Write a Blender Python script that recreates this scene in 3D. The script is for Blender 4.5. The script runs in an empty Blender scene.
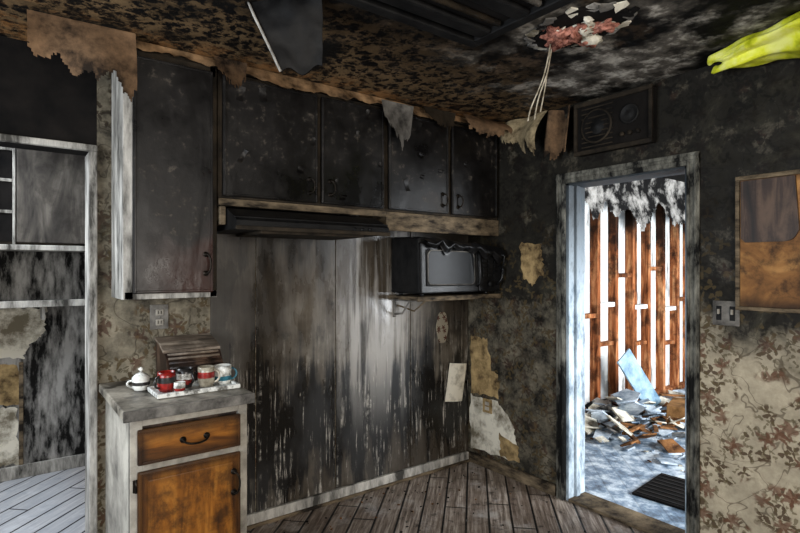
import bpy, bmesh, math, random
from mathutils import Vector, Matrix, noise as mn
random.seed(7)
R=random.uniform
def sr(r,g,b):
    f=lambda c:((c/255)/12.92 if c/255<=0.04045 else ((c/255+0.055)/1.055)**2.4)
    return (f(r),f(g),f(b),1)
# ---------------------------------------------------------------- mesh builder
class B:
    def __init__(s,name): s.n=name; s.v=[]; s.f=[]; s.mi=[]; s.sm=[]; s.mats=[]
    def add(s,vs,fs,mat,smooth=False):
        if mat not in s.mats: s.mats.append(mat)
        k=len(s.v); m=s.mats.index(mat)
        s.v+= [tuple(v) for v in vs]
        for f in fs: s.f.append([i+k for i in f]); s.mi.append(m); s.sm.append(smooth)
    def addbm(s,bm,mat,smooth=False,mx=None):
        if mx: bmesh.ops.transform(bm,matrix=mx,verts=bm.verts)
        bm.verts.index_update()
        s.add([v.co.copy() for v in bm.verts],[[v.index for v in f.verts] for f in bm.faces],mat,smooth); bm.free()
    def box(s,x0,x1,y0,y1,z0,z1,mat,bev=0.0,mx=None,seg=2):
        bm=bmesh.new(); bmesh.ops.create_cube(bm,size=1)
        for v in bm.verts:
            v.co=Vector(((x0+x1)/2+v.co.x*(x1-x0),(y0+y1)/2+v.co.y*(y1-y0),(z0+z1)/2+v.co.z*(z1-z0)))
        if bev>0: bmesh.ops.bevel(bm,geom=bm.edges[:],offset=bev,segments=seg,affect='EDGES',profile=0.5)
        s.addbm(bm,mat,False,mx)
    def cyl(s,p0,p1,r,mat,seg=20,r2=None,smooth=True):
        p0=Vector(p0);p1=Vector(p1);d=p1-p0
        bm=bmesh.new(); bmesh.ops.create_cone(bm,cap_ends=True,segments=seg,radius1=r,radius2=r if r2 is None else r2,depth=d.length)
        mx=Matrix.Translation((p0+p1)/2)@d.to_track_quat('Z','Y').to_matrix().to_4x4()
        s.addbm(bm,mat,smooth,mx)
    def tube(s,pts,r,mat,seg=8):
        pts=[Vector(p) for p in pts]; vs=[];fs=[]; n=len(pts); up=None
        for i,p in enumerate(pts):
            t=(pts[min(i+1,n-1)]-pts[max(i-1,0)]).normalized()
            if up is None: up=t.orthogonal().normalized()
            up=(up-t*up.dot(t)).normalized(); w=t.cross(up)
            for j in range(seg):
                a=2*math.pi*j/seg; vs.append(p+(up*math.cos(a)+w*math.sin(a))*r)
        for i in range(n-1):
            for j in range(seg): fs.append([i*seg+j,i*seg+(j+1)%seg,(i+1)*seg+(j+1)%seg,(i+1)*seg+j])
        fs.append(list(range(seg))[::-1]); fs.append([(n-1)*seg+j for j in range(seg)])
        s.add(vs,fs,mat,True)
    def lathe(s,c,prof,mats,seg=28,axis=None):
        vs=[]
        for r,h in prof:
            for j in range(seg):
                a=2*math.pi*j/seg; p=Vector((r*math.cos(a),r*math.sin(a),h))
                if axis: p=axis@p
                vs.append(Vector(c)+p)
        for i in range(len(prof)-1):
            fs=[[i*seg+j,i*seg+(j+1)%seg,(i+1)*seg+(j+1)%seg,(i+1)*seg+j] for j in range(seg)]
            m=mats[i] if isinstance(mats,list) else mats
            used=vs[i*seg:(i+2)*seg]
            s.add(used,[[k-i*seg for k in f] for f in fs],m,True)
    def sheet(s,P,nu,nv,mat,keep=None,smooth=True):
        vs=[P(i/nu,j/nv) for j in range(nv+1) for i in range(nu+1)]
        fs=[]
        for j in range(nv):
            for i in range(nu):
                if keep is None or keep((i+.5)/nu,(j+.5)/nv):
                    a=j*(nu+1)+i; fs.append([a,a+1,a+nu+2,a+nu+1])
        s.add(vs,fs,mat,smooth)
    def prism(s,poly,ax,a0,a1,mat):
        def mk(p,t):
            return {'x':(t,p[0],p[1]),'y':(p[0],t,p[1]),'z':(p[0],p[1],t)}[ax]
        n=len(poly); vs=[mk(p,a0) for p in poly]+[mk(p,a1) for p in poly]
        fs=[list(range(n))[::-1],[n+i for i in range(n)]]+[[i,(i+1)%n,n+(i+1)%n,n+i] for i in range(n)]
        s.add(vs,fs,mat)
    def patch(s,pts,pl,off,th,mat,n=8,j=.012): s.prism(ragged(pts,n,j),pl,off-th,off,mat)
    def done(s):
        me=bpy.data.meshes.new(s.n); 
        lo=[min(v[i] for v in s.v) for i in range(3)]; hi=[max(v[i] for v in s.v) for i in range(3)]
        o=Vector(((lo[0]+hi[0])/2,(lo[1]+hi[1])/2,lo[2]))
        me.from_pydata([Vector(v)-o for v in s.v],[],s.f)
        for m in s.mats: me.materials.append(m)
        for p,mi,sm in zip(me.polygons,s.mi,s.sm): p.material_index=mi; p.use_smooth=sm
        me.validate(); me.update()
        bm=bmesh.new(); bm.from_mesh(me); bmesh.ops.remove_doubles(bm,verts=bm.verts,dist=1e-6)
        lv=[v for v in bm.verts if not v.link_faces]; bmesh.ops.delete(bm,geom=lv,context='VERTS')
        bmesh.ops.recalc_face_normals(bm,faces=bm.faces); bm.to_mesh(me); bm.free()
        ob=bpy.data.objects.new(s.n,me); ob.location=o; bpy.context.scene.collection.objects.link(ob)
        return ob
def ragged(pts,n=8,j=0.012):
    out=[]
    for i in range(len(pts)):
        a=Vector(pts[i]+(0,)); b=Vector(pts[(i+1)%len(pts)]+(0,))
        for k in range(n):
            p=a.lerp(b,k/n); out.append((p.x+R(-j,j),p.y+R(-j,j)))
    return out
# ---------------------------------------------------------------- material helper
class M:
    def __init__(s,name):
        s.m=bpy.data.materials.new(name); s.m.use_nodes=True; s.nt=s.m.node_tree
        s.b=s.nt.nodes['Principled BSDF']; g=s.nt.nodes.new('ShaderNodeNewGeometry'); s.pos=g.outputs['Position']
        sp=s.nt.nodes.new('ShaderNodeSeparateXYZ'); s.L(s.pos,sp.inputs[0]); s.x,s.y,s.z=sp.outputs
        s.b.inputs['Roughness'].default_value=.85; s.b.inputs['Specular IOR Level'].default_value=.12
    def L(s,a,b):
        if isinstance(a,bpy.types.NodeSocket): s.nt.links.new(a,b)
        else: b.default_value=a
    def sc(s,v,scl,rot=(0,0,0)):
        n=s.nt.nodes.new('ShaderNodeMapping'); s.L(v,n.inputs[0]); n.inputs['Scale'].default_value=scl; n.inputs['Rotation'].default_value=rot; return n.outputs[0]
    def noise(s,v=None,scale=5,detail=6,rough=.6,dist=0,col=False):
        n=s.nt.nodes.new('ShaderNodeTexNoise'); s.L(v or s.pos,n.inputs['Vector']); n.inputs['Scale'].default_value=scale
        n.inputs['Detail'].default_value=detail; n.inputs['Roughness'].default_value=rough; n.inputs['Distortion'].default_value=dist
        return n.outputs['Color' if col else 'Fac']
    def ramp(s,f,st,interp='LINEAR'):
        n=s.nt.nodes.new('ShaderNodeValToRGB'); s.L(f,n.inputs[0]); cr=n.color_ramp; cr.interpolation=interp
        while len(cr.elements)<len(st): cr.elements.new(.5)
        for e,(p,c) in zip(cr.elements,st): e.position=p; e.color=c if isinstance(c,tuple) else (c,c,c,1)
        return n.outputs[0]
    def mix(s,f,a,b,mode='MIX'):
        n=s.nt.nodes.new('ShaderNodeMix'); n.data_type='RGBA'; n.blend_type=mode; s.L(f,n.inputs[0]); s.L(a,n.inputs[6]); s.L(b,n.inputs[7]); return n.outputs[2]
    def ma(s,op,a,b=0.0,c=0.0,clamp=False):
        n=s.nt.nodes.new('ShaderNodeMath'); n.operation=op; n.use_clamp=clamp; s.L(a,n.inputs[0]); s.L(b,n.inputs[1]); s.L(c,n.inputs[2]); return n.outputs[0]
    def mul(s,a,b): return s.ma('MULTIPLY',a,b)
    def rng(s,v,a,b,c=0.0,d=1.0):
        n=s.nt.nodes.new('ShaderNodeMapRange'); n.interpolation_type='SMOOTHSTEP'; s.L(v,n.inputs[0])
        if a>b: a,b,c,d=b,a,d,c
        for i,q in enumerate((a,b,c,d)): n.inputs[i+1].default_value=q
        return n.outputs[0]
    def comb(s,x,y,z=0.0):
        n=s.nt.nodes.new('ShaderNodeCombineXYZ'); s.L(x,n.inputs[0]); s.L(y,n.inputs[1]); s.L(z,n.inputs[2]); return n.outputs[0]
    def vadd(s,a,b,op='ADD'):
        n=s.nt.nodes.new('ShaderNodeVectorMath'); n.operation=op; s.L(a,n.inputs[0]); s.L(b,n.inputs[1]); return n.outputs[0]
    def vscale(s,a,k):
        n=s.nt.nodes.new('ShaderNodeVectorMath'); n.operation='SCALE'; s.L(a,n.inputs[0]); n.inputs['Scale'].default_value=k; return n.outputs[0]
    def sphere(s,c,r0,r1):
        n=s.nt.nodes.new('ShaderNodeVectorMath'); n.operation='DISTANCE'; s.L(s.pos,n.inputs[0]); n.inputs[1].default_value=c
        return s.rng(n.outputs['Value'],r0,r1,1,0)
    def voro(s,v,scale,feature='F1',dim='3D',out='Distance'):
        n=s.nt.nodes.new('ShaderNodeTexVoronoi'); n.voronoi_dimensions=dim; n.feature=feature; s.L(v or s.pos,n.inputs['Vector']); n.inputs['Scale'].default_value=scale
        return n.outputs[out] if isinstance(out,str) else [n.outputs[o] for o in out]
    def petals(s,v,scale,k,size=.28,amp=.14):
        d,c,p=s.voro(v,scale,'F1','2D',('Distance','Color','Position'))
        loc=s.vadd(v,p,'SUBTRACT'); sp=s.nt.nodes.new('ShaderNodeSeparateXYZ'); s.L(loc,sp.inputs[0])
        ang=s.ma('ARCTAN2',sp.outputs[1],sp.outputs[0]); sc=s.nt.nodes.new('ShaderNodeSeparateXYZ'); s.L(c,sc.inputs[0])
        ang=s.ma('MULTIPLY_ADD',ang,float(k),s.ma('MULTIPLY',sc.outputs[0],6.28))
        lim=s.ma('MULTIPLY_ADD',s.ma('COSINE',ang),amp,size)
        return s.rng(s.ma('SUBTRACT',d,lim),-.06,.04,1,0)
    def bump(s,h,strength=.3,dist=.01):
        n=s.nt.nodes.new('ShaderNodeBump'); s.L(h,n.inputs['Height']); n.inputs['Strength'].default_value=strength; n.inputs['Distance'].default_value=dist
        s.L(n.outputs[0],s.b.inputs['Normal'])
    def out(s,col,rough=None,metal=None,spec=None):
        s.L(col,s.b.inputs['Base Color'])
        if rough is not None: s.L(rough,s.b.inputs['Roughness'])
        if metal is not None: s.L(metal,s.b.inputs['Metallic'])
        if spec is not None: s.L(spec,s.b.inputs['Specular IOR Level'])
        return s.m
def simple(name,c1,c2,scale=8,rough=.8,bump=.2,lo=.35,hi=.65,metal=0,stretch=(1,1,1),spec=None):
    m=M(name); n=m.noise(m.sc(m.pos,stretch),scale,8,.68); m.bump(n,bump,.01)
    return m.out(m.ramp(n,[(lo,sr(*c1)),(hi,sr(*c2))]),rough,metal,spec)

def mk_panel():
    m=M('sooty_panelling')
    st=m.noise(m.sc(m.pos,(9,9,.6)),1.3,8,.62); fine=m.noise(m.sc(m.pos,(45,45,2.2)),1.5,7,.72)
    n1=m.noise(None,1.3,9,.62); n2=m.noise(None,7,9,.7); n3=m.noise(m.sc(m.pos,(2.2,2.2,.9)),1.3,8,.6)
    base=m.ramp(m.ma('MULTIPLY_ADD',fine,.12,m.ma('MULTIPLY_ADD',n1,.5,m.mul(n3,.38))),[(.36,sr(34,29,24)),(.47,sr(80,71,60)),(.56,sr(122,114,102)),(.64,sr(176,170,160))])
    v=m.ma('ADD',m.z,m.ma('ADD',m.ma('MULTIPLY_ADD',st,1.3,-.65),m.ma('ADD',m.ma('MULTIPLY_ADD',n1,1.6,-.8),m.ma('MULTIPLY_ADD',fine,.5,-.25))))
    dark=m.ramp(m.ma('MULTIPLY',v,.5),[(.02,.45),(.09,.98),(.36,.98),(.46,.4),(.62,.15),(.8,.85)])
    dark=m.ma('MAXIMUM',dark,m.mul(m.rng(n3,.5,.6),.8))
    dark=m.ma('MAXIMUM',dark,m.mul(m.rng(m.x,-1.3,-1.6),.62))
    dark=m.ma('MAXIMUM',dark,m.mul(m.rng(m.x,-.45,-.15),.5))
    c=m.mix(dark,base,sr(13,12,11))
    low=m.mul(m.rng(m.z,1.2,.6),m.rng(n2,.44,.58)); drip=m.rng(fine,.54,.62)
    c=m.mix(m.mul(m.mul(drip,low),.8),c,sr(180,174,164))
    c=m.mix(m.mul(m.rng(n2,.58,.7),.6),c,sr(11,10,10))
    daylight_sheen=m.mul(m.mul(m.rng(m.x,-1.25,-1.0),m.rng(m.x,-.4,-.7)),m.mul(m.rng(st,.44,.58),m.rng(m.z,.3,.9))); c=m.mix(m.mul(daylight_sheen,.5),c,sr(184,180,174))  # whitish streaks paint a daylight sheen into the panelling colour
    m.bump(m.ma('ADD',n2,m.mul(fine,.5)),.25,.005)
    return m.out(c,m.ramp(n3,[(.4,.18),(.6,.55)]),spec=.45)
PANEL=mk_panel()

def mk_wallpaper(name,axis,left=False):
    m=M(name); h=m.y if axis=='y' else m.x
    v=m.comb(h,m.z); w=m.vadd(v,m.vscale(m.noise(v,13,4,.6,col=True),.075))
    n1=m.noise(None,1.7,8,.62); n2=m.noise(None,6,9,.7); n3=m.noise(None,30,6,.7); n4=m.noise(None,3.2,10,.74,.5)
    base=m.mix(n3,sr(136,124,104),sr(214,202,176))
    clus=m.rng(m.noise(v,5,2,.5),.42,.50)
    lv=m.petals(w,13,3,.24,.22); fl=m.petals(m.vadd(w,(3.3,1.7,0)),7.5,6,.24,.10); lv2=m.petals(m.vadd(w,(7.3,4.7,0)),24,2,.22,.24)
    stem=m.rng(m.ma('ABSOLUTE',m.ma('SUBTRACT',m.noise(v,4.5,2,.5,1.0),.5)),.012,.004)
    c=m.mix(m.mul(stem,.6),base,sr(70,54,38)); c=m.mix(m.mul(m.mul(lv,clus),.9),c,sr(72,54,38)); c=m.mix(m.mul(m.mul(lv2,clus),.7),c,sr(94,82,56))
    c=m.mix(m.mul(m.mul(fl,clus),.8),c,m.mix(n3,sr(62,40,30),sr(134,92,70)))
    hh=m.ma('ADD',m.z,m.ma('MULTIPLY_ADD',n1,1.0,-.5))
    if left: s=m.rng(hh,.6,1.5,.5,.85)
    else:
        s=m.rng(hh,.9,1.35,0.15,1.08)
        s=m.ma('MAXIMUM',s,m.rng(m.y,-1.68,-1.45,0,.88)); 
    s=m.ma('ADD',s,m.ma('MULTIPLY_ADD',n2,1.3,-.66),clamp=True)
    soot=m.ramp(n4,[(.40,sr(7,7,6)),(.54,sr(19,18,15)),(.62,sr(44,42,34)),(.70,sr(100,96,82))])
    soot=m.mix(m.mul(m.mul(lv,clus),m.rng(m.z,1.9,1.2,0,.4)),soot,sr(104,88,58))
    soot=m.mix(m.rng(m.z,1.9,2.4,0,.6),soot,sr(9,9,8))
    c=m.mix(m.mul(s,.98),c,soot)
    m.bump(n2,.4,.008)
    return m.out(c,m.ramp(n2,[(.3,.4),(.7,.85)]),spec=.15)
WPB=mk_wallpaper('floral_wallpaper_sooty','y'); WPA=mk_wallpaper('floral_wallpaper_back','x',True)

def mk_ceiling():
    m=M('burned_ceiling'); n1=m.noise(None,1.8,9,.68,.3); n2=m.noise(None,7,9,.7); n6=m.noise(None,2.6,8,.62)
    v=m.voro(m.vadd(m.pos,m.vscale(m.noise(None,18,5,.7,col=True),.16)),21)
    blis=m.mul(m.rng(m.ma('ADD',v,m.ma('MULTIPLY',n2,.7)),.72,1.0),m.rng(m.ma('ADD',m.y,m.mul(n1,.8)),-1.0,-.1))
    tan=m.mix(n2,sr(40,31,22),sr(138,112,80)); c=m.mix(m.ma('MULTIPLY',blis,.95),sr(11,10,10),tan)
    c=m.mix(m.rng(n1,.48,.60),c,sr(13,12,11))
    hole=m.mul(m.sphere((-.50,-1.5,2.46),.35,.95),m.rng(n6,.44,.56))
    c=m.mix(hole,c,m.ramp(n2,[(.36,sr(40,38,35)),(.5,sr(100,95,88)),(.64,sr(206,202,192))]))
    c=m.mix(m.mul(m.mul(m.sphere((-1.0,-1.2,2.46),.3,.9),m.rng(n2,.52,.64)),.35),c,sr(120,100,80))
    edge=m.mul(m.rng(m.y,-.55,-.33),m.rng(n2,.46,.62)); c=m.mix(m.mul(edge,.7),c,sr(140,98,58))
    m.bump(m.ma('ADD',m.mul(n2,.5),m.mul(blis,.7)),.45,.008); return m.out(c,m.ramp(n2,[(.3,.45),(.7,.9)]),spec=.12)
CEIL=mk_ceiling()

def mk_floor(name,side=False):
    m=M(name)
    p=m.ma('MULTIPLY',m.ma('ADD',m.x,m.y),.7071); q=m.ma('MULTIPLY',m.ma('SUBTRACT',m.x,m.y),.7071/.13)
    cell=m.ma('FLOOR',q); fr=m.ma('FRACT',q)
    wn=m.nt.nodes.new('ShaderNodeTexWhiteNoise'); wn.noise_dimensions='1D'; m.L(cell,wn.inputs['W']); rnd=wn.outputs['Value']
    pj=m.ma('MULTIPLY_ADD',rnd,5.0,p); e=m.ma('FRACT',m.ma('DIVIDE',pj,1.7))
    gap=m.ma('MAXIMUM',m.ma('MAXIMUM',m.rng(fr,.06,.03),m.rng(fr,.94,.97)),m.rng(e,.008,.004))
    g=m.noise(m.comb(m.ma('MULTIPLY',p,2.0),m.ma('MULTIPLY',q,4.0),m.ma('MULTIPLY',cell,3.1)),2,8,.7)
    n=m.noise(None,2.3,9,.68); n2=m.noise(None,11,8,.7)
    if side:
        c=m.ramp(m.ma('MULTIPLY_ADD',n2,.6,m.ma('MULTIPLY',n,.4)),[(.38,sr(56,68,82)),(.48,sr(124,146,168)),(.58,sr(214,224,232))])
        gap=m.ma('MULTIPLY',gap,.2)
    else:
        c=m.ramp(g,[(.32,sr(70,58,50)),(.5,sr(132,118,106)),(.66,sr(194,182,170))])
        c=m.mix(m.ma('MULTIPLY',rnd,.45),c,sr(86,68,56)); c=m.mix(m.ma('MULTIPLY',m.rng(n2,.54,.68),.7),c,sr(28,25,23))
        c=m.mix(m.ma('MULTIPLY',m.rng(n,.5,.64),.6),c,sr(204,200,196))
        pantry_glow=m.rng(m.x,-2.0,-2.6); c=m.mix(m.ma('MULTIPLY',pantry_glow,.55),c,sr(186,194,204))  # bluish-white daylight painted into the boards towards the left
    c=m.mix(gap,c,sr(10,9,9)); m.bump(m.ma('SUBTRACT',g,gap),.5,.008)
    return m.out(c,m.ramp(n2,[(.3,.3),(.7,.75)]),spec=.4)
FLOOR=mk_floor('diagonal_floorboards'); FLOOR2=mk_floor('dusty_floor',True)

def mk_char(name,red=False):
    m=M(name); n=m.noise(None,3,9,.66); n2=m.noise(None,24,8,.7); n5=m.noise(m.sc(m.pos,(1,1,.35)),5,3,.5,.6)
    c=m.ramp(n,[(.38,sr(9,8,8)),(.56,sr(20,18,17)),(.72,sr(44,40,36))])
    c=m.mix(m.mul(m.mul(m.rng(n2,.56,.68),m.rng(n,.5,.6)),.5),c,sr(92,84,74))
    if red:
        r=m.mul(m.rng(m.ma('ADD',m.z,m.ma('MULTIPLY_ADD',n,2.2,-1.1)),1.75,1.3),m.rng(m.x,-2.4,-2.05)); c=m.mix(m.mul(r,.6),c,m.mix(n2,sr(22,11,7),sr(76,34,20)))
    m.bump(m.ma('ADD',m.mul(n2,.35),m.mul(n5,2.0)),.3,.01); return m.out(c,m.ramp(n,[(.35,.22),(.65,.55)]),spec=.28)
CHAR=mk_char('charred_cabinet_paint'); CHARR=mk_char('charred_red_varnish',True)
FRAMEC=simple('scorched_cabinet_frame',(14,13,12),(56,48,38),7,.7)
PALE=simple('sooted_pale_paint',(62,60,56),(190,186,178),4,.75,.2,.36,.62,stretch=(3,3,.7))
PALE2=simple('dusty_grey_laminate',(92,88,82),(182,176,164),5,.6,.1,.3,.65)
TANTRIM=simple('heat_browned_trim',(30,25,20),(128,112,90),6,.7,.3,.38,.66,stretch=(1,1,3))
PEEL=simple('peeled_paint_tan',(34,27,21),(132,104,78),6,.85,.5,.36,.64)
CREAM=simple('scorched_plaster_cream',(60,48,34),(176,158,124),6,.9,.3,.36,.58)
WHITEP=simple('exposed_plaster_white',(110,102,86),(216,210,194),6,.9,.2,.36,.54)
TANP=simple('exposed_paper_tan',(60,46,30),(176,150,106),8,.9,.2,.36,.62)
BLACKM=simple('burned_black_metal',(8,8,9),(30,29,28),9,.6,.3,.38,.72,spec=.18)
BLACKP=simple('melted_black_plastic',(7,7,8),(24,24,25),12,.3,.6,spec=.3)
GLASS=simple('smoked_oven_glass',(6,7,9),(20,23,26),5,.4,.25,spec=.2)
GREYM=simple('sooty_light_metal',(40,38,36),(124,120,114),8,.55,.1)
PULL=simple('aged_iron_pull',(14,12,10),(44,38,32),30,.4,.1,metal=.7)
WHITEC=simple('white_ceramic',(92,90,84),(220,220,214),22,.3,0,.38,.52,spec=.5); 
REDC=simple('red_glaze',(60,12,10),(164,34,28),20,.3,0,spec=.5); BLUEC=simple('teal_glaze',(24,74,90),(70,140,160),9,.3,0,spec=.5)
DARKC=simple('dark_glaze',(20,20,22),(40,38,36),9,.3,0,spec=.5); CREAMC=simple('cream_ceramic',(100,92,76),(190,182,164),16,.3,0,spec=.5)
PINK=simple('pink_insulation',(60,26,20),(196,134,116),26,.95,.8)
WIRE=simple('cloth_wire',(120,110,92),(206,196,176),20,.7,.1)
DEBRIS=simple('blue_grey_drywall',(80,100,120),(206,216,224),7,.9,.3)
DEBRIS2=simple('scorched_lath',(60,38,24),(158,110,68),9,.9,.3)
HANG=simple('torn_sooty_plaster',(18,17,17),(168,164,158),5,.9,.3,.46,.62)
BLACK=simple('soot_shade_black',(7,7,7),(26,23,21),5,.9,.3)  # soot, and the painted dark inside the ceiling hole and pantry gap
SHEATH=simple('white_sheathing',(96,92,88),(232,234,232),3,.9,.1,.34,.46,stretch=(2,2,.4))  # planks mottled from grey to white
def mk_wood(name,c1,c2,c3,st=(10,10,1.2),scale=1.6,soot=.6,rough=.35,spec=.3,top=False,edge=None):
    m=M(name); g=m.noise(m.sc(m.pos,st),scale,8,.6,1.2); n=m.noise(None,4,9,.68)
    c=m.ramp(g,[(.34,sr(*c1)),(.5,sr(*c2)),(.64,sr(*c3))]); c=m.mix(m.ma('MULTIPLY',m.rng(n,.46,.62),soot),c,sr(20,12,8))
    if top: c=m.mix(m.mul(m.rng(m.ma('ADD',m.z,m.ma('MULTIPLY_ADD',n,1.6,-.8)),1.3,2.0),.9),c,sr(24,17,13))
    if edge:
        x0,x1,z0,z1=edge; jn=m.ma('MULTIPLY_ADD',n,.12,-.06)
        dx=m.ma('MINIMUM',m.ma('SUBTRACT',m.x,x0),m.ma('SUBTRACT',x1,m.x)); dz=m.ma('MINIMUM',m.ma('SUBTRACT',m.z,z0),m.ma('SUBTRACT',z1,m.z))
        c=m.mix(m.mul(m.rng(m.ma('ADD',m.ma('MINIMUM',dx,dz),jn),.0,.07,1,0),.8),c,sr(22,13,8))
    m.bump(g,.12,.004); return m.out(c,rough,spec=spec)
WD=((84,48,14),(134,82,26),(164,108,42))
WOOD=mk_wood('varnished_orange_wood',*WD,soot=.75,edge=(-2.395,-1.985,.115,.65)); WOODB=mk_wood('varnished_drawer_wood',*WD,st=(1.2,10,10),soot=.8,edge=(-2.395,-1.985,.675,.815))
STUD=mk_wood('bare_stud_wood',(84,44,24),(156,92,54),(204,146,100),rough=.8,soot=.7,spec=.1,top=True)
WOODD=mk_wood('smoked_brown_wood',(26,18,14),(56,40,31),(90,70,56),rough=.5)
WOODO=mk_wood('orange_exposed_board',(84,56,30),(132,90,48),(170,124,72),(3,3,3),1.6,rough=.7,soot=.85,edge=(-9,9,1.26,1.9))
LIDW=mk_wood('ash_covered_wood',(70,60,52),(120,106,92),(164,150,134),(2,10,10),1.6,rough=.6,soot=.6)
m=M('yellow_translucent_plastic'); n=m.noise(None,9,5,.6); YEL=m.out(m.ramp(n,[(.36,sr(176,184,20)),(.5,sr(232,236,60)),(.64,sr(246,248,140))]),.35,spec=.5)
m=M('faded_flower_print'); w=m.comb(m.x,m.z); PRINT=m.out(m.mix(m.petals(w,22,5,.3,.15),sr(130,122,106),sr(72,42,32)),.9)
def mk_jamb():
    m=M('pale_blue_jamb'); n=m.noise(m.sc(m.pos,(2,2,.8)),5,9,.7)
    c=m.ramp(n,[(.36,sr(84,98,110)),(.56,sr(184,198,208))])
    c=m.mix(m.rng(m.ma('ADD',m.z,m.ma('MULTIPLY_ADD',n,1.6,-.8)),1.0,2.0,0,.93),c,sr(24,24,24)); m.bump(n,.2,.005); return m.out(c,.6)
JAMB=mk_jamb()

# ================================================================ ROOM SHELL
H=2.46
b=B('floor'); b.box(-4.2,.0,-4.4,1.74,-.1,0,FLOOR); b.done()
b=B('floor_side_room'); b.box(0,4.75,-3.75,.3,-.1,0,FLOOR2); b.done()
b=B('ceiling'); b.box(-4.32,.15,-4.5,.0,H,H+.1,CEIL); b.box(-4.32,.0,0,1.74,H,H+.1,BLACK); b.done()
b=B('ceiling_side_room'); b.box(.15,4.75,-3.75,.3,H,H+.1,BLACK); b.done()
b=B('wall_back')
b.box(-2.455,0,0,.12,0,H,WPA); b.box(-4.2,-2.455,0,.12,2.0,H,BLACK); b.box(-4.2,-3.6,0,.12,0,2.0,WPA)
xs=[-1.925,-1.67,-1.153,-.558,-.0]
for i in range(4): b.box(xs[i]+.003,xs[i+1]-.003,-.008,0.002,0.0,H,PANEL,.002)
b.done()
b=B('wall_right')
b.box(0,.15,-.87,.12,0,H,WPB); b.box(0,.15,-4.4,-1.605,0,H,WPB); b.box(0,.15,-1.605,-.87,1.98,H,WPB)
b.patch([(-.03,.95),(-.2,.93),(-.24,.72),(-.31,.68),(-.31,.52),(-.03,.52)],'x',0,.003,TANP)
b.patch([(-.03,.5),(-.3,.5),(-.43,.38),(-.47,.25),(-.44,.12),(-.03,.10)],'x',0,.004,WHITEP)
b.patch([(-.5,1.62),(-.68,1.6),(-.7,1.42),(-.6,1.33),(-.52,1.4)],'x',0,.003,TANP)
b.patch([(-.32,.28),(-.5,.22),(-.49,.12),(-.33,.12)],'x',-.004,.003,TANP,6)
b.done()
b=B('wall_left')
b.box(-4.32,-4.2,-4.4,-2.3,0,H,WPB); b.box(-4.32,-4.2,-.7,1.74,0,H,WPB); b.box(-4.32,-4.2,-2.3,-.7,0,.9,WPB); b.box(-4.32,-4.2,-2.3,-.7,2.1,H,WPB); b.done()
b=B('wall_rear')
b.box(-4.32,-3.4,-4.5,-4.4,0,H,WPA); b.box(-1.2,.15,-4.5,-4.4,0,H,WPA); b.box(-3.4,-1.2,-4.5,-4.4,0,.8,WPA); b.box(-3.4,-1.2,-4.5,-4.4,2.15,H,WPA); b.done()
PANT=simple('pantry_sooted_wall',(20,19,18),(158,155,150),4,.85,.3,.42,.62,stretch=(3,3,.8))
b=B('wall_pantry_back'); b.box(-4.2,-1.9,1.62,1.74,0,H,PANT)
b.patch([(-2.9,1.17),(-2.56,1.17),(-2.57,.98),(-2.66,.92),(-2.7,.82),(-2.9,.84)],'y',1.62,.004,WHITEP)
b.patch([(-2.9,.8),(-2.72,.79),(-2.71,.5),(-2.9,.52)],'y',1.62,.003,TANP)
b.patch([(-2.9,.5),(-2.73,.49),(-2.72,.1),(-2.9,.1)],'y',1.62,.003,WHITEP)
b.box(-2.72,-2.695,1.605,1.62,.09,.8,TANTRIM,.003); b.done()
b=B('wall_pantry_side'); b.box(-1.9,-1.8,.12,1.74,0,H,PANT); b.done()
def window(name,axis,c,a0,a1,z0,z1):
    b=B(name); t=.05
    def bx(a,b_,c0,c1,d=.04):
        if axis=='x': b.box(c-d,c+d,a,b_,c0,c1,PALE,.004)
        else: b.box(a,b_,c-d,c+d,c0,c1,PALE,.004)
    bx(a0,a1,z0,z0+t);bx(a0,a1,z1-t,z1);bx(a0,a0+t,z0+t,z1-t);bx(a1-t,a1,z0+t,z1-t);bx(a0+t,a1-t,(z0+z1)/2-.02,(z0+z1)/2+.02,.03);bx((a0+a1)/2-.02,(a0+a1)/2+.02,z0+t,z1-t,.025)
    b.done()
window('window_1','x',-4.26,-2.3,-.7,.9,2.1); window('window_2','y',-4.45,-3.4,-1.2,.8,2.15)
b=B('wall_side_room_front'); b.box(.15,.5,-3.75,-3.65,0,H,SHEATH); b.box(3.4,4.75,-3.75,-3.65,0,H,SHEATH); b.box(.5,3.4,-3.75,-3.65,0,.5,SHEATH); b.box(.5,3.4,-3.75,-3.65,2.2,H,SHEATH); b.done()
window('window_3','y',-3.7,.5,3.4,.5,2.2)
b=B('wall_side_room_end'); b.box(4.65,4.75,-3.65,.3,0,H,SHEATH); b.done()
b=B('wall_stud_framed')
b.box(.15,4.65,.24,.3,0,H,SHEATH); b.box(.15,4.65,.14,.24,0,.045,STUD); b.box(.15,4.65,.14,.24,H-.09,H,STUD)
x=.3;i=0
while x<4.6:
    b.box(x,x+.055,.15,.24,.045,H-.09,STUD,.003)
    if i%3==1: b.box(x+.17,x+.2,.21,.24,.045,H-.09,STUD,.003)
    z=[1.05,1.35,1.0,1.42,.95][i%5]; b.box(x+.055,x+.33,.16,.235,z,z+.045,SHEATH if i%2 else STUD,.003)
    if i%2: b.box(x+.055,x+.33,.17,.235,z-.4,z-.36,STUD,.003)
    x+=.33;i+=1
b.done()
b=B('baseboard_back'); b.box(-1.93,-.02,-.03,-.008,0,.075,PALE,.004); b.box(-1.93,-.02,-.042,-.03,0,.02,TANTRIM,.003); b.done()
b=B('baseboard_right'); b.box(-.02,0,-.80,-.0,0,.075,TANTRIM,.004); b.box(-.02,0,-4.3,-1.67,0,.075,TANTRIM,.004); b.done()
b=B('baseboard_pantry'); b.box(-4.2,-1.9,1.6,1.62,0,.09,PALE,.004); b.done()
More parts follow.
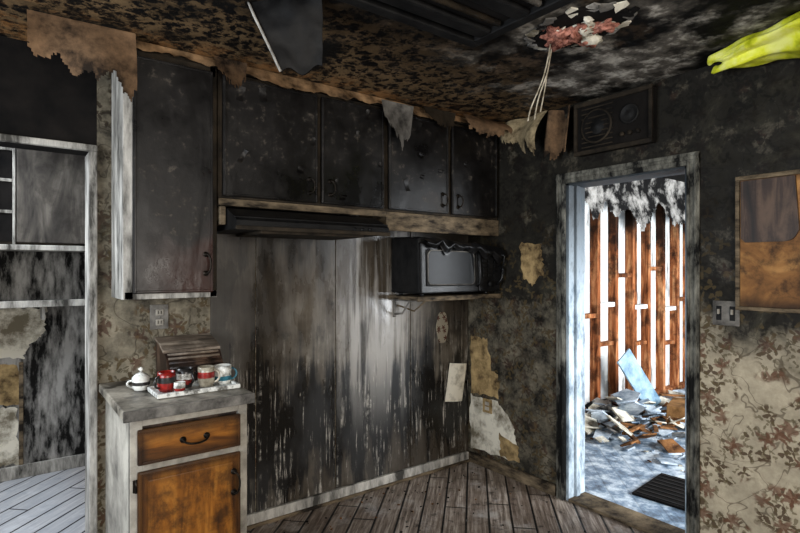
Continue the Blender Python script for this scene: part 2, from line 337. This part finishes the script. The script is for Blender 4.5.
b=B('trim_opening'); b.box(-2.49,-2.456,-.03,.13,0,2.0,PALE,.005); b.box(-3.6,-2.455,-.03,0,2.0,2.03,PALE,.005); b.box(-3.6,-3.56,-.03,.13,0,2.0,PALE,.005)
b.done()
DOORT=simple('blistered_door_trim',(18,18,17),(132,130,120),5,.7,.5,.44,.68,stretch=(2,2,.8))
b=B('door_frame')
for (y0,y1) in ((-.872,-.81),(-1.665,-1.603)):
    b.box(-.02,0,y0,y1,0,2.035,DOORT,.005); b.box(-.028,-.02,y0+.006,y0+.02,0,2.03,DOORT,.003); b.box(-.028,-.02,y1-.02,y1-.006,0,2.03,DOORT,.003)
b.box(-.024,0,-1.665,-.81,1.975,2.04,DOORT,.006); b.box(-.032,-.02,-1.66,-.815,2.0,2.02,DOORT,.004)
b.box(-.0,.17,-.89,-.87,0,1.98,JAMB); b.box(.06,.1,-.905,-.888,0,1.97,JAMB,.004)
b.box(-.0,.17,-1.605,-1.59,0,1.98,JAMB); b.box(0,.17,-1.605,-.87,1.965,1.985,JAMB)
b.box(.15,.17,-.87,-.80,0,2.04,JAMB,.004)
b.box(-.01,.17,-1.59,-.89,0,.018,TANTRIM,.006); b.done()

# ================================================================ CABINETS
def bail(b,c,axis,L=.09,vert=False):
    c=Vector(c); a=Vector((0,0,1)) if vert else Vector((1,0,0)); n=Vector((0,-1,0))
    for s in (-1,1):
        b.cyl(c+a*s*L/2,c+a*s*L/2+n*.006,.013,PULL,14); b.cyl(c+a*s*L/2,c+a*s*L/2+n*.022,.005,PULL,10)
    pts=[c+a*(L/2*math.cos(t))+n*(.02+.012*math.sin(t))+(Vector((0,0,-1)) if not vert else Vector((1,0,0)))*.016*math.sin(t) for t in [math.pi*i/12 for i in range(13)]]
    b.tube(pts,.0045,PULL)
def door(b,x0,x1,z0,z1,y,mat):
    b.box(x0,x1,y-.02,y,z0,z1,mat,.006)
    b.box(x0+.004,x0+.014,y-.026,y-.02,z0+.004,z1-.004,mat,.002); b.box(x1-.014,x1-.004,y-.026,y-.02,z0+.004,z1-.004,mat,.002)
    b.box(x0+.014,x1-.014,y-.026,y-.02,z1-.014,z1-.004,mat,.002); b.box(x0+.014,x1-.014,y-.026,y-.02,z0+.004,z0+.014,mat,.002)
def blister(b,x0,x1,z0,z1,y,n,mat,seed):
    for i in range(n):
        cx=R(x0+.03,x1-.03); cz=R(z0+.03,z1-.03); w=R(.012,.04); h=R(.02,.08); t=R(-.5,.5); cu=R(.004,.014); sd=R(0,99)
        def P(u,v):
            a=(u-.5)*w*(1+.5*mn.noise(Vector((v*3,sd,0)))); c=(v-.5)*h
            return Vector((cx+a*math.cos(t)-c*math.sin(t),y-.0015-cu*(abs(2*v-1))**2*(.4+u),cz+a*math.sin(t)+c*math.cos(t)))
        b.sheet(P,4,6,mat)
b=B('wall_cabinet_tall')
b.box(-2.393,-2.378,-.29,0,1.31,2.42,PALE); b.box(-2.0,-1.985,-.29,-.008,1.31,2.42,FRAMEC); b.box(-2.378,-2.0,-.28,-.008,1.31,2.42,FRAMEC)
b.box(-2.394,-2.352,-.305,-.28,1.31,2.42,PALE,.003); b.box(-2.02,-1.985,-.305,-.28,1.31,2.42,FRAMEC,.003)
b.box(-2.39,-1.985,-.305,-.28,1.31,1.345,PALE,.003); b.box(-2.36,-1.99,-.305,-.28,2.37,2.42,FRAMEC,.003)
door(b,-2.358,-2.008,1.335,2.39,-.305,CHARR)
bail(b,(-2.045,-.325,1.47),'z',.09,True)
b.done()
def wallcab(name,x0,x1,doors,z0=1.79,z1=2.41):
    b=B(name); b.box(x0,x1,-.28,-.008,z0,z1,FRAMEC)
    b.box(x0,x1,-.3,-.28,z0,z0+.03,FRAMEC,.003); b.box(x0,x1,-.3,-.28,z1-.03,z1,FRAMEC,.003)
    for d0,d1,hs in doors:
        door(b,d0,d1,z0+.012,z1-.02,-.3,CHAR)
        blister(b,d0,d1,z0,z1-.03,-.32,5,CHAR,d0)
        hx=d1-.05 if hs>0 else d0+.05
        bail(b,(hx,-.32,z0+.10),'z',.075,True)
    ed=sorted([x0]+[e for d in doors for e in d[:2]]+[x1])
    for i in range(0,len(ed),2): b.box(ed[i],max(ed[i+1],ed[i]+.004),-.3,-.28,z0+.03,z1-.03,FRAMEC)
    b.done()
wallcab('wall_cabinet',-1.98,-.985,[(-1.96,-1.445,1),(-1.42,-1.005,-1)])
wallcab('wall_cabinet.001',-.983,-.005,[(-.965,-.49,1),(-.455,-.03,-1)])
b=B('trim_soffit'); b.box(-2.395,-.003,-.29,-.003,2.421,2.458,FRAMEC); b.done()
b=B('trim_valance'); 
b.box(-1.98,-.985,-.315,-.295,1.755,1.79,TANTRIM,.004); b.box(-.985,-.005,-.315,-.295,1.675,1.788,TANTRIM,.004); b.box(-.985,-.965,-.295,-.01,1.675,1.788,TANTRIM,.003)
b.box(-1.98,-1.95,-.33,-.02,1.66,1.75,TANTRIM,.004)
b.done()
def peel_band(name,x0,x1,y,top,mat,seed,drop=(.05,.05),out=.05,nu=140):
    b=B(name)
    def P(u,v):
        x=x0+(x1-x0)*u; n=mn.noise(Vector((x*3,seed,0))); n2=mn.noise(Vector((x*11,seed,5))); n3=mn.noise(Vector((x*40,seed,9)))
        d=(drop[0]+drop[1]*(n+.3*n2+.15*n3+.4)); 
        return Vector((x+.01*n2*v,y-out*v*(.6+n)-.02*math.sin(v*3)*n2,top-d*v+.01*mn.noise(Vector((x*6,v*3,seed)))*v))
    b.sheet(P,nu,6,mat); return b.done()
PEEL2=simple('heat_tanned_band',(50,38,27),(158,126,92),7,.8,.4,.36,.62)
peel_band('peeling_paint_strip',-2.39,-.02,-.315,2.457,PEEL2,1.3,(.035,.06),.05)
b=B('base_cabinet')
b.box(-2.42,-2.402,-.6,-.012,.0,.862,PALE2); b.box(-1.968,-1.95,-.6,-.012,.0,.862,PALE2); b.box(-2.402,-1.968,-.58,-.012,.1,.862,WOODD)
b.box(-2.402,-1.968,-.54,-.52,.0,.1,BLACK)
b.box(-2.42,-2.375,-.605,-.58,.1,.862,PALE2,.002); b.box(-1.99,-1.95,-.605,-.58,.1,.862,PALE2,.002)
b.box(-2.375,-1.99,-.605,-.58,.825,.862,PALE2,.002); b.box(-2.375,-1.99,-.605,-.58,.645,.675,PALE2,.002); b.box(-2.375,-1.99,-.605,-.58,.1,.13,PALE2,.002)
door(b,-2.395,-1.985,.675,.815,-.605,WOODB); door(b,-2.395,-1.985,.115,.65,-.605,WOOD)
b.box(-2.36,-2.02,-.631,-.622,.15,.615,WOOD,.004)
bail(b,(-2.18,-.625,.75),'x',.095); bail(b,(-2.02,-.632,.53),'z',.09,True)
for z in (.2,.57): b.cyl((-2.398,-.612,z),(-2.398,-.612,z+.05),.006,PULL,8); b.box(-2.41,-2.398,-.612,-.604,z,z+.05,PULL,.002)
CTOP=simple('sooty_laminate_top',(46,43,38),(158,150,136),6,.4,.1,.40,.62)
b.box(-2.45,-1.928,-.64,-.012,.862,.9,CTOP,.006); b.box(-2.45,-1.928,-.645,-.638,.858,.902,GREYM,.003)
b.done()
b=B('range_hood')
b.prism([(-.012,1.635),(-.012,1.785),(-.29,1.742),(-.32,1.742),(-.44,1.69),(-.46,1.675),(-.46,1.635)],'x',-1.945,-1.07,BLACKM)
b.box(-1.95,-1.065,-.468,-.455,1.63,1.65,FRAMEC,.003); b.box(-1.95,-1.065,-.445,-.42,1.688,1.696,BLACKM,.003)
for i in range(3): b.cyl((-1.3+.05*i,-.46,1.66),(-1.3+.05*i,-.468,1.66),.009,BLACKP,12)
b.box(-1.8,-1.2,-.40,-.06,1.62,1.636,FRAMEC,.004)
b.done()
b=B('microwave_shelf'); b.box(-.76,-.01,-.33,-.01,1.245,1.27,TANTRIM,.004); b.box(-.76,-.01,-.34,-.33,1.24,1.27,TANTRIM,.003)
for x in (-.70,):
    b.box(x-.01,x+.01,-.02,-.009,1.12,1.245,GREYM,.002); b.box(x-.01,x+.01,-.22,-.02,1.232,1.245,GREYM,.002); b.tube([(x,-.015,1.14),(x,-.10,1.15),(x,-.18,1.235)],.007,GREYM); b.tube([(x+.02,-.015,1.2),(x+.10,-.10,1.16),(x+.12,-.2,1.235)],.006,TANTRIM)
b.done()
b=B('microwave_oven')
b.box(-.735,-.02,-.32,-.02,1.285,1.65,BLACKM,.015,seg=3)
b.box(-.738,-.235,-.345,-.32,1.29,1.62,BLACKP,.008,seg=3); 
b.box(-.70,-.27,-.351,-.343,1.335,1.575,BLACKM,.006)
rc=lambda x0,x1,z0,z1,r,n=6:[(cx_+r*math.cos(t),cz_+r*math.sin(t)) for cx_,cz_,a0 in ((x1-r,z1-r,0),(x0+r,z1-r,90),(x0+r,z0+r,180),(x1-r,z0+r,270)) for t in [math.radians(a0+90*k/n) for k in range(n+1)]]
b.prism(rc(-.69,-.285,1.345,1.568,.035),'y',-.3535,-.35,GLASS)
rr=rc(-.69,-.285,1.345,1.568,.035); b.tube([(p[0],-.354,p[1]) for p in rr]+[(rr[0][0],-.354,rr[0][1])],.0035,GREYM,6)
b.box(-.23,-.022,-.343,-.32,1.29,1.62,BLACKP,.008)
b.tube([(-.25,-.345,1.33),(-.25,-.375,1.35),(-.25,-.375,1.55),(-.25,-.345,1.57)],.008,BLACKP)
b.box(-.20,-.05,-.347,-.342,1.55,1.59,BLACKM,.002)
for r in range(4):
    for c in range(3): b.box(-.2+c*.052,-.2+c*.052+.04,-.348,-.342,1.40+r*.034,1.425+r*.034,BLACKM,.002)
b.cyl((-.125,-.343,1.345),(-.125,-.362,1.345),.026,BLACKM,24)
b.tube([(-.05,-.33,1.5),(-.035,-.38,1.46),(-.045,-.375,1.38),(-.06,-.35,1.34)],.009,BLACKP)
b.tube([(-.09,-.34,1.6),(-.06,-.40,1.57),(-.05,-.39,1.5),(-.04,-.36,1.45)],.006,BLACKP)
def P(u,v):
    d=.03+.09*abs(mn.noise(Vector((u*6,0,4))))+.05*u
    return Vector((-.72+.70*u,-.35-.035*math.sin(v*2.6)-.014*mn.noise(Vector((u*9,v*3,1))),1.64-d*v))
b.sheet(P,60,10,BLACKP)
for x in (-.68,-.1):
    for y in (-.28,-.06): b.cyl((x,y,1.271),(x,y,1.288),.014,BLACKP,10)
nv=[]
for v in b.v:
    p=Vector(v); k=max(0,(p.z-1.3)/.34)
    p.z-=.05*k*max(0,(p.x+.6)/.6)+.025*k*mn.noise(p*7); p.y+=.03*k*mn.noise(p*6+Vector((3,0,0))); nv.append(tuple(p))
b.v=nv
b.done()

# ================================================================ COUNTER ITEMS
def mug(name,c,r,h,cols,ang=0,handle=True,hm=None,lid=False):
    b=B(name); cx,cy,cz=c
    pr=[(.0005,0),(r*.78,0),(r*.82,.004),(r*.95,h*.2),(r,h*.45),(r,h*.75),(r*.97,h),(r*.9,h),(r*.9,h*.6),(r*.8,h*.12),(.0005,h*.1)]
    ms=[cols[0],cols[0],cols[0],cols[1],cols[2],cols[0],cols[0],cols[0],cols[0],cols[0]]
    b.lathe(c,pr,ms)
    if handle:
        d=Vector((math.cos(ang),math.sin(ang),0))
        pts=[Vector(c)+d*(r*.92+.026*math.sin(t))+Vector((0,0,h*.52+h*.30*math.cos(t))) for t in [math.pi*i/12 for i in range(13)]]
        b.tube(pts,.0048,hm or cols[0])
    if lid:
        b.lathe((cx,cy,cz+h),[(r*1.02,0),(r*.98,.008),(r*.6,.022),(.008,.028),(.006,.034),(.013,.044),(.0005,.052)],cols[0])
    b.done()
b=B('serving_tray'); b.box(-2.29,-1.955,-.50,-.33,.901,.909,WHITEC,.003)
for q in ((-2.3,-2.288,-.51,-.32),(-1.957,-1.945,-.51,-.32),(-2.3,-1.945,-.512,-.5),(-2.3,-1.945,-.33,-.318)): b.box(q[0],q[1],q[2],q[3],.902,.921,WHITEC,.003)
b.done()
mug('sugar_bowl',(-2.315,-.27,.901),.037,.05,[WHITEC,WHITEC,DARKC],2.6,True,None,True)
mug('coffee_mug',(-2.24,-.41,.91),.037,.085,[REDC,REDC,DARKC],3.6,True,DARKC)
mug('coffee_mug.001',(-2.155,-.385,.91),.036,.088,[DARKC,REDC,WHITEC],-1.2)
mug('coffee_mug.002',(-2.07,-.415,.91),.037,.09,[CREAMC,CREAMC,REDC],-.6)
mug('coffee_mug.003',(-1.99,-.40,.91),.04,.085,[WHITEC,BLUEC,WHITEC],-.3,True,BLUEC)
mug('drinking_bowl',(-2.2,-.47,.91),.024,.045,[WHITEC,REDC,WHITEC],-1,False)
b=B('bread_box')
prof=[(-.27,.905),(-.035,.905),(-.035,1.08),(-.12,1.06)]+[(-.12-.15*math.sin(t),.93+.13*math.cos(t)) for t in [math.pi/2*i/10 for i in range(1,11)]]
b.prism(prof,'x',-2.19,-1.95,WOODD)
sp=[(-.285,.901),(-.03,.901),(-.03,1.10),(-.12,1.075),(-.22,1.035),(-.285,.95)]
for x in (-2.2,-1.95): b.prism(sp,'x',x,x+.01,WOODD)
b.prism([(-.028,1.092),(-.028,1.104),(-.13,1.082),(-.2,1.055),(-.2,1.043),(-.13,1.07)],'x',-2.205,-1.935,LIDW)
for i in range(8):
    t=math.pi/2*(i+.5)/8.5; b.tube([(-2.19,-.122-.15*math.sin(t),.932+.13*math.cos(t)),(-1.95,-.122-.15*math.sin(t),.932+.13*math.cos(t))],.006,LIDW if i<5 else WOODD)
b.cyl((-2.07,-.268,.95),(-2.07,-.29,.95),.011,PULL,12)
b.done()

# ================================================================ WALL FIXTURES
b=B('wall_outlet'); b.box(-2.222,-2.135,-.008,0,1.14,1.265,GREYM,.003); 
for z in (1.175,1.225):
    b.box(-2.197,-2.160,-.012,-.007,z-.016,z+.016,PALE2,.004)
    b.box(-2.187,-2.184,-.0135,-.011,z-.007,z+.009,BLACK); b.box(-2.173,-2.170,-.0135,-.011,z-.007,z+.009,BLACK)
b.cyl((-2.178,-.007,1.2),(-2.178,-.011,1.2),.004,GREYM,10); b.done()
b=B('light_switch'); b.box(-.009,0,-1.845,-1.725,1.17,1.29,GREYM,.003)
for y in (-1.815,-1.755):
    b.box(-.012,-.008,y-.012,y+.012,1.195,1.265,BLACKM,.002); b.box(-.022,-.01,y-.005,y+.005,1.225,1.25,PALE2,.002)
b.done()
b=B('wall_socket_plate'); b.box(-.009,0,-.25,-.16,.40,.50,TANP,.003); b.box(-.012,-.008,-.225,-.185,.42,.445,PALE2,.003); b.box(-.012,-.008,-.225,-.185,.455,.48,PALE2,.003); b.done()
b=B('wall_speaker')
b.box(-.055,-.0,-1.445,-.975,2.125,2.425,BLACK,.008); 
for q in ((-1.45,-.97,2.12,2.145),(-1.45,-.97,2.405,2.43),(-1.45,-1.43,2.145,2.405),(-.99,-.97,2.145,2.405)): b.box(-.068,-.05,q[0],q[1],q[2],q[3],FRAMEC,.004)
ry=Matrix.Rotation(-math.pi/2,4,'Y').to_3x3()
b.lathe((-.055,-1.12,2.275),[(.1,0),(.1,.01),(.09,.014),(.078,.004),(.045,-.0),(.03,.012),(.0005,.016)],[BLACKM,FRAMEC,BLACK,BLACK,BLACKM,BLACKM],32,ry)
b.lathe((-.055,-1.32,2.30),[(.055,0),(.055,.01),(.047,.012),(.04,.003),(.02,.006),(.0005,.01)],BLACKM,28,ry)
for i in range(3): b.cyl((-.055,-1.28-.045*i,2.195),(-.072,-1.28-.045*i,2.195),.012,FRAMEC,14)
for i in range(9): b.box(-.06,-.054,-1.22,-1.02,2.16+i*.028,2.166+i*.028,FRAMEC)
b.done()
b=B('picture_frame')
for q in ((-2.25,-1.83,1.865,1.885),(-2.25,-1.83,1.25,1.268),(-1.848,-1.83,1.268,1.865),(-2.25,-2.232,1.268,1.865)): b.box(-.02,0,q[0],q[1],q[2],q[3],TANTRIM,.003)
b.box(-.01,0,-2.232,-1.848,1.268,1.865,WOODO,.002)
po=[(-1.855,1.86),(-2.07,1.86),(-2.085,1.62)]+[(-2.08+.05*(1-math.cos(t)),1.62-.05*math.sin(t)) for t in [math.pi/2*i/5 for i in range(1,6)]]+[(-1.875,1.57),(-1.855,1.59)]
b.prism(po,'x',-.022,-.01,WOODD)
b.done()
b=B('torn_paper'); 
mx=Matrix.Translation((-.15,-.02,.61))@Matrix.Rotation(.12,4,'Y')
def P(u,v):
    return mx@Vector(((u-.5)*.17,-.012*math.sin(u*3)-.015*v,(v-.5)*.28))
b.sheet(P,8,8,WHITEP); b.done()
b=B('wall_plaque'); b.prism([(-.27+.055*math.cos(t)*(1+.06*math.cos(6*t)),1.02+.115*math.sin(t)*(1+.04*math.cos(6*t))) for t in [2*math.pi*i/40 for i in range(40)]],'y',-.014,-.008,PRINT); b.done()
def flap(name,P,nu,nv,mat,th=.2,seed=0,sc=6):
    b=B(name)
    def keep(u,v): 
        return v< 1-th*(.5+.9*mn.noise(Vector((u*sc,seed,0)))+.35*mn.noise(Vector((u*sc*4,seed,3)))) and u>.04*mn.noise(Vector((v*9,seed,1))) 
    b.sheet(P,nu,nv,mat,keep); return b.done()
flap('peeling_paint_sheet',lambda u,v: Vector((-2.74+.38*u,-.37-.05*math.sin(v*2.2)+.03*math.sin(u*7)*v-.02*u,2.455-(.20+.12*u)*v)),60,40,PEEL,.35,2)
flap('peeling_paint_sheet.001',lambda u,v: Vector((-.42+.34*u*1.1,-.38-.03*v-.10*math.sin(v*2.6)*(.4+u),2.457-.16*v)),30,24,PEEL,.4,5)
flap('peeling_wallpaper',lambda u,v: Vector((-.03-.13*math.sin(v*2.4)*(.4+.6*u)-.02*math.sin(u*9),-.40-.36*u,2.455-(.16+.16*u)*v)),50,30,CREAM,.35,8)
flap('peeling_wallpaper.001',lambda u,v: Vector((-.03-.06*v-.04*math.sin(u*8),-.76-.19*u,2.44-.34*v)),30,36,PEEL,.3,11)
flap('peeling_paint_sheet.002',lambda u,v: Vector((-1.06+.24*u,-.37-.05*v*math.sin(1+u*3),2.43-.26*v*(.5+.6*math.sin(u*2.6)))),30,30,GREYM,.4,15)
flap('peeling_paint_sheet.003',lambda u,v: Vector((-2.02+.16*u,-.37-.04*v*math.sin(1+u*3),2.45-.14*v*(.5+.6*math.sin(u*2.6)))),24,24,PEEL,.4,19)
flap('peeling_paint_sheet.004',lambda u,v: Vector((-.75+.28*u,-.37-.04*v*math.sin(1+u*3),2.45-.12*v*(.5+.6*math.sin(u*2.6)))),24,24,FRAMEC,.4,23)
b=B('hanging_ceiling_panel')
def P(u,v):
    top=Vector((-2.07,-.93,2.46)).lerp(Vector((-1.85,-1.11,2.46)),u); bot=Vector((-1.97,-1.01,2.19)).lerp(Vector((-1.855,-1.11,2.22)),u)
    p=top.lerp(bot,v); return p+Vector((-.02,-.03,0))*math.sin(v*3+u*2)+Vector((0,0,.015*math.sin(u*9)*v))+Vector((.012,.012,0))*mn.noise(p*14)
b.sheet(P,24,24,BLACKM); b.sheet(lambda u,v:P(u,v)+Vector((.006,.008,0)),24,24,BLACK)
b.tube([P(0,i/12)+Vector((-.003,-.004,0)) for i in range(13)],.005,PALE); b.done()
b=B('ceiling_light_fixture')
x0,x1,y0,y1=-2.2,-1.16,-2.45,-1.22
for q in ((x0,x1,y1-.05,y1),(x0,x1,y0,y0+.05),(x0,x0+.05,y0+.05,y1-.05),(x1-.05,x1,y0+.05,y1-.05)): b.box(q[0],q[1],q[2],q[3],2.415,2.46,BLACKM,.006)
b.box(x0+.05,x1-.05,y0+.05,y1-.05,2.44,2.459,BLACK)
for i in range(5):
    y=y1-.12-i*.2; b.box(x0+.05,x1-.05,y-.035,y+.035,2.415,2.44,BLACKM,.01); b.cyl((x0+.07,y-.09,2.43),(x1-.07,y-.09,2.43),.013,GREYM if i!=0 else FRAMEC,12)
b.done()
b=B('ceiling_hole_insulation')
cx,cy=-.89,-1.56
b.prism(ragged([(cx+.14*math.cos(t)+.02*math.sin(3*t),cy+.21*math.sin(t)) for t in [2*math.pi*i/14 for i in range(14)]],2,.014),'z',2.448,2.459,BLACK)  # black disc under a closed ceiling paints the shade of a hole
for i in range(34):
    a=R(0,6.28); rr=R(.0,1)**.5; bm=bmesh.new(); bmesh.ops.create_icosphere(bm,subdivisions=3,radius=R(.014,.036))
    sd=R(0,50)
    for v in bm.verts: v.co*=1+.8*mn.noise(v.co*55+Vector((sd,0,0)))+.3*mn.noise(v.co*140+Vector((sd,0,0)))
    b.addbm(bm,PINK if i%5 else WHITEP,True,Matrix.Translation((cx+.09*rr*math.cos(a),cy+.13*rr*math.sin(a),2.45-R(0,.03)))@Matrix.Rotation(R(0,6),4,'Z')@Matrix.Diagonal((1.4,.8,.6,1)))
for i in range(18):
    a=2*math.pi*i/18+R(-.1,.1); c=Vector((cx+.15*math.cos(a),cy+.22*math.sin(a),2.449))
    mx=Matrix.Translation(c)@Matrix.Rotation(a,4,'Z')@Matrix.Rotation(R(-.3,.0),4,'Y')
    pl=[mx@Vector((R(.01,.04)*math.cos(t),R(.015,.045)*math.sin(t),0)) for t in [2*math.pi*k/9 for k in range(9)]]
    n=len(pl); b.add(pl+[p+Vector((0,0,.006)) for p in pl],[list(range(n)),list(range(n,2*n))[::-1]]+[[k,(k+1)%n,n+(k+1)%n,n+k] for k in range(n)],[GREYM,WHITEP,HANG][i%3])
b.done()
b=B('hanging_wires')
for k,(L,dx) in enumerate(((.34,.0),(.30,.02),(.36,-.02))):
    pts=[]
    for i in range(24):
        t=i/23; pts.append((cx-.01+dx*2*t-.05*t+.012*math.sin(t*7+k*2),cy+.12+.05*t+.012*math.cos(t*6+k),2.445-L*t))
    b.tube(pts,.003,WIRE)
b.done()
b=B('yellow_plastic_sheet')
def P(u,v):
    t=2*math.pi*v; w=.45+.75*min(1,u*1.5)
    ax=Vector((-.12,-1.80,2.41)).lerp(Vector((-.26,-2.55,2.41)),u)
    if u<.02: w*=.6
    f=.009*math.sin(6*t+u*4)+.03*mn.noise(Vector((u*5,math.cos(t)*2,math.sin(t)*2)))
    return Vector((ax.x+(.16*w+f)*math.cos(t), ax.y+.03*math.sin(3*t)+.02*mn.noise(Vector((v*8,u*3,2))), min(2.457,ax.z+(.06*w+f)*math.sin(t))))
b.sheet(P,50,88,YEL); b.done()

# ================================================================ PANTRY
b=B('pantry_cabinet')
b.box(-3.3,-1.95,1.32,1.6,1.6,2.34,FRAMEC); b.box(-3.3,-1.95,1.29,1.61,1.565,1.6,PALE,.004)
b.box(-2.76,-2.745,1.29,1.33,1.6,2.34,PALE,.003); b.box(-2.83,-2.76,1.315,1.33,1.62,2.3,BLACK)  # black strip paints the shade of an open gap in the cabinet
PDOOR=mk_wood('sooted_grey_door',(40,37,34),(78,73,67),(108,102,94),(4,4,1),1.6,.5,.6)
b.box(-2.74,-2.2,1.295,1.318,1.615,2.32,PDOOR,.005); b.box(-3.3,-2.85,1.295,1.318,1.615,2.32,PDOOR,.005)
for z in (1.8,2.0,2.2): b.box(-2.84,-2.762,1.305,1.316,z,z+.02,PALE,.002)
b.done()
b=B('pantry_shelf'); b.box(-3.3,-1.92,1.36,1.61,1.2,1.225,PALE,.004); b.box(-3.3,-1.92,1.352,1.362,1.19,1.235,PALE,.003)
for x in (-3.2,-2.6,-2.05): b.box(x,x+.02,1.4,1.6,1.1,1.2,PALE,.003)
b.done()

# ================================================================ SIDE ROOM DEBRIS
def shard(b,c,s,th,mat,tilt=.3):
    n=random.randint(4,6); off=R(0,6)
    pl=[Vector((s*R(.6,1)*math.cos(off+2*math.pi*k/n),s*R(.45,.9)*math.sin(off+2*math.pi*k/n),0)) for k in range(n)]
    mx=Matrix.Rotation(R(0,6.28),4,'Z')@Matrix.Rotation(R(-tilt,tilt),4,'X')@Matrix.Rotation(R(-tilt,tilt),4,'Y')
    v=[mx@p for p in pl]+[mx@(p+Vector((0,0,th))) for p in pl]; mz=min(q.z for q in v)
    v=[q+Vector(c)-Vector((0,0,mz)) for q in v]
    b.add(v,[list(range(n))[::-1],list(range(n,2*n))]+[[k,(k+1)%n,n+(k+1)%n,n+k] for k in range(n)],mat)
b=B('rubble_pile')
for i in range(300):
    x=R(1.1,4.3); y=min(.12,.1-abs(random.gauss(0,.6))); 
    if y<-2.5: continue
    shard(b,(x,y-.12,R(0,.05)*(y>-.5)),R(.02,.14),.012,random.choice([DEBRIS,DEBRIS,WHITEP,DEBRIS2,HANG,DEBRIS]),.5)
for i in range(140): shard(b,(R(1.0,3.5),R(-2,-.2),0),R(.008,.03),.008,random.choice([DEBRIS,DEBRIS2,WHITEP]),.3)
for i in range(55):
    x=random.gauss(1.75,.35); y=random.gauss(-.2,.14); h=max(0,.24-abs(x-1.75)*.35)
    shard(b,(max(x,1.1),min(y,-.1),R(0,h)),R(.06,.2),.012,random.choice([DEBRIS,DEBRIS,WHITEP,HANG]),.7)
for i in range(12):
    x=R(1.4,3.4);y=R(-.6,-.1);a=R(-1,1); mx=Matrix.Translation((x,y,.06))@Matrix.Rotation(a,4,'Z')@Matrix.Rotation(R(-.15,.15),4,'Y')
    b.box(-.25,.25,-.018,.018,-.01,.01,DEBRIS2,.002,mx)
b.done()
b=B('leaning_drywall_board')
mx=Matrix.Translation((2.22,-.16,.29))@Matrix.Rotation(-.5,4,'Y')@Matrix.Rotation(-.28,4,'X')
BLUEB=simple('pale_blue_board',(90,122,146),(170,196,212),6,.8,.2)
b.box(-.12,.12,-.01,.01,-.27,.36,BLUEB,.004,mx); b.done()
b=B('cardboard_box'); mx=Matrix.Translation((2.35,-.55,0))@Matrix.Rotation(.3,4,'Z')
CARD=simple('scorched_cardboard',(90,62,34),(170,126,80),6,.9)
b.box(-.2,.2,-.16,.16,0.0,.17,CARD,.004,mx); b.box(-.2,.2,-.30,-.16,.165,.172,CARD,.001,mx@Matrix.Rotation(.1,4,'X')); b.box(-.2,.2,-.16,.16,.17,.174,CARD,.001,mx); b.done()
b=B('door_mat'); mx=Matrix.Translation((.66,-1.25,0))@Matrix.Rotation(.1,4,'Z')
b.box(-.24,.24,-.2,.2,0,.015,BLACK,.004,mx)
for i in range(8): b.box(-.22+i*.058,-.20+i*.058,-.18,.18,.013,.02,BLACKM,.002,mx)
b.done()
b=B('torn_plaster_sheet')
def P(u,v):
    x=.5+4.1*u; return Vector((x,.05+.04*mn.noise(Vector((x*2,v*2,0)))-.04*v-.008*mn.noise(Vector((x*9,v*6,4))),2.455-.62*v))
b.sheet(P,300,44,HANG,lambda u,v: (v<.72+.45*mn.noise(Vector((u*11,0,1)))+.16*mn.noise(Vector((u*45,v*3,2)))+.06*mn.noise(Vector((u*140,v*8,2)))) or v<.15)
b.done()
b=B('floor_debris')
for i in range(120): shard(b,(R(-1.9,-.05),-.06-abs(random.gauss(0,.5)),0),R(.003,.012),.003,random.choice([DEBRIS2,GREYM,BLACK,BLACK]),.2)
b.done()

# ================================================================ LIGHT
def area(name,loc,rot,sx,sy,p,col):
    l=bpy.data.lights.new(name,'AREA'); l.shape='RECTANGLE'; l.size=sx; l.size_y=sy; l.energy=p; l.color=col
    o=bpy.data.objects.new(name,l); o.location=loc; o.rotation_euler=rot; bpy.context.scene.collection.objects.link(o); return o
r=math.radians
area('window_light_left',(-4.4,-1.5,1.5),(r(90),0,r(-90)),1.55,1.15,105,(.86,.93,1))
area('window_light_rear',(-2.3,-4.6,1.5),(r(90),0,0),2.1,1.3,112,(1,.93,.84))
area('window_light_side_room',(1.95,-3.85,1.4),(r(90),0,0),2.8,1.6,380,(.92,.96,1))
area('pantry_fill_light',(-3.5,.85,2.4),(0,0,0),.9,1.0,70,(.85,.92,1))  # added fill under the closed ceiling, brightens the pantry floor; no opening above
w=bpy.data.worlds.new('sky'); bpy.context.scene.world=w; w.use_nodes=True
w.node_tree.nodes['Background'].inputs[0].default_value=(.6,.72,.9,1); w.node_tree.nodes['Background'].inputs[1].default_value=.5
sc=bpy.context.scene
try: sc.view_settings.view_transform='Standard'
except: pass
cd=bpy.data.cameras.new('camera'); cd.lens=23.8; cd.sensor_width=36; cd.shift_y=.0019; cd.clip_start=.05
co=bpy.data.objects.new('camera',cd); co.location=(-2.822,-2.882,1.45)
co.rotation_euler=(r(90),0,-math.atan2(.603,.798)); sc.collection.objects.link(co); sc.camera=co
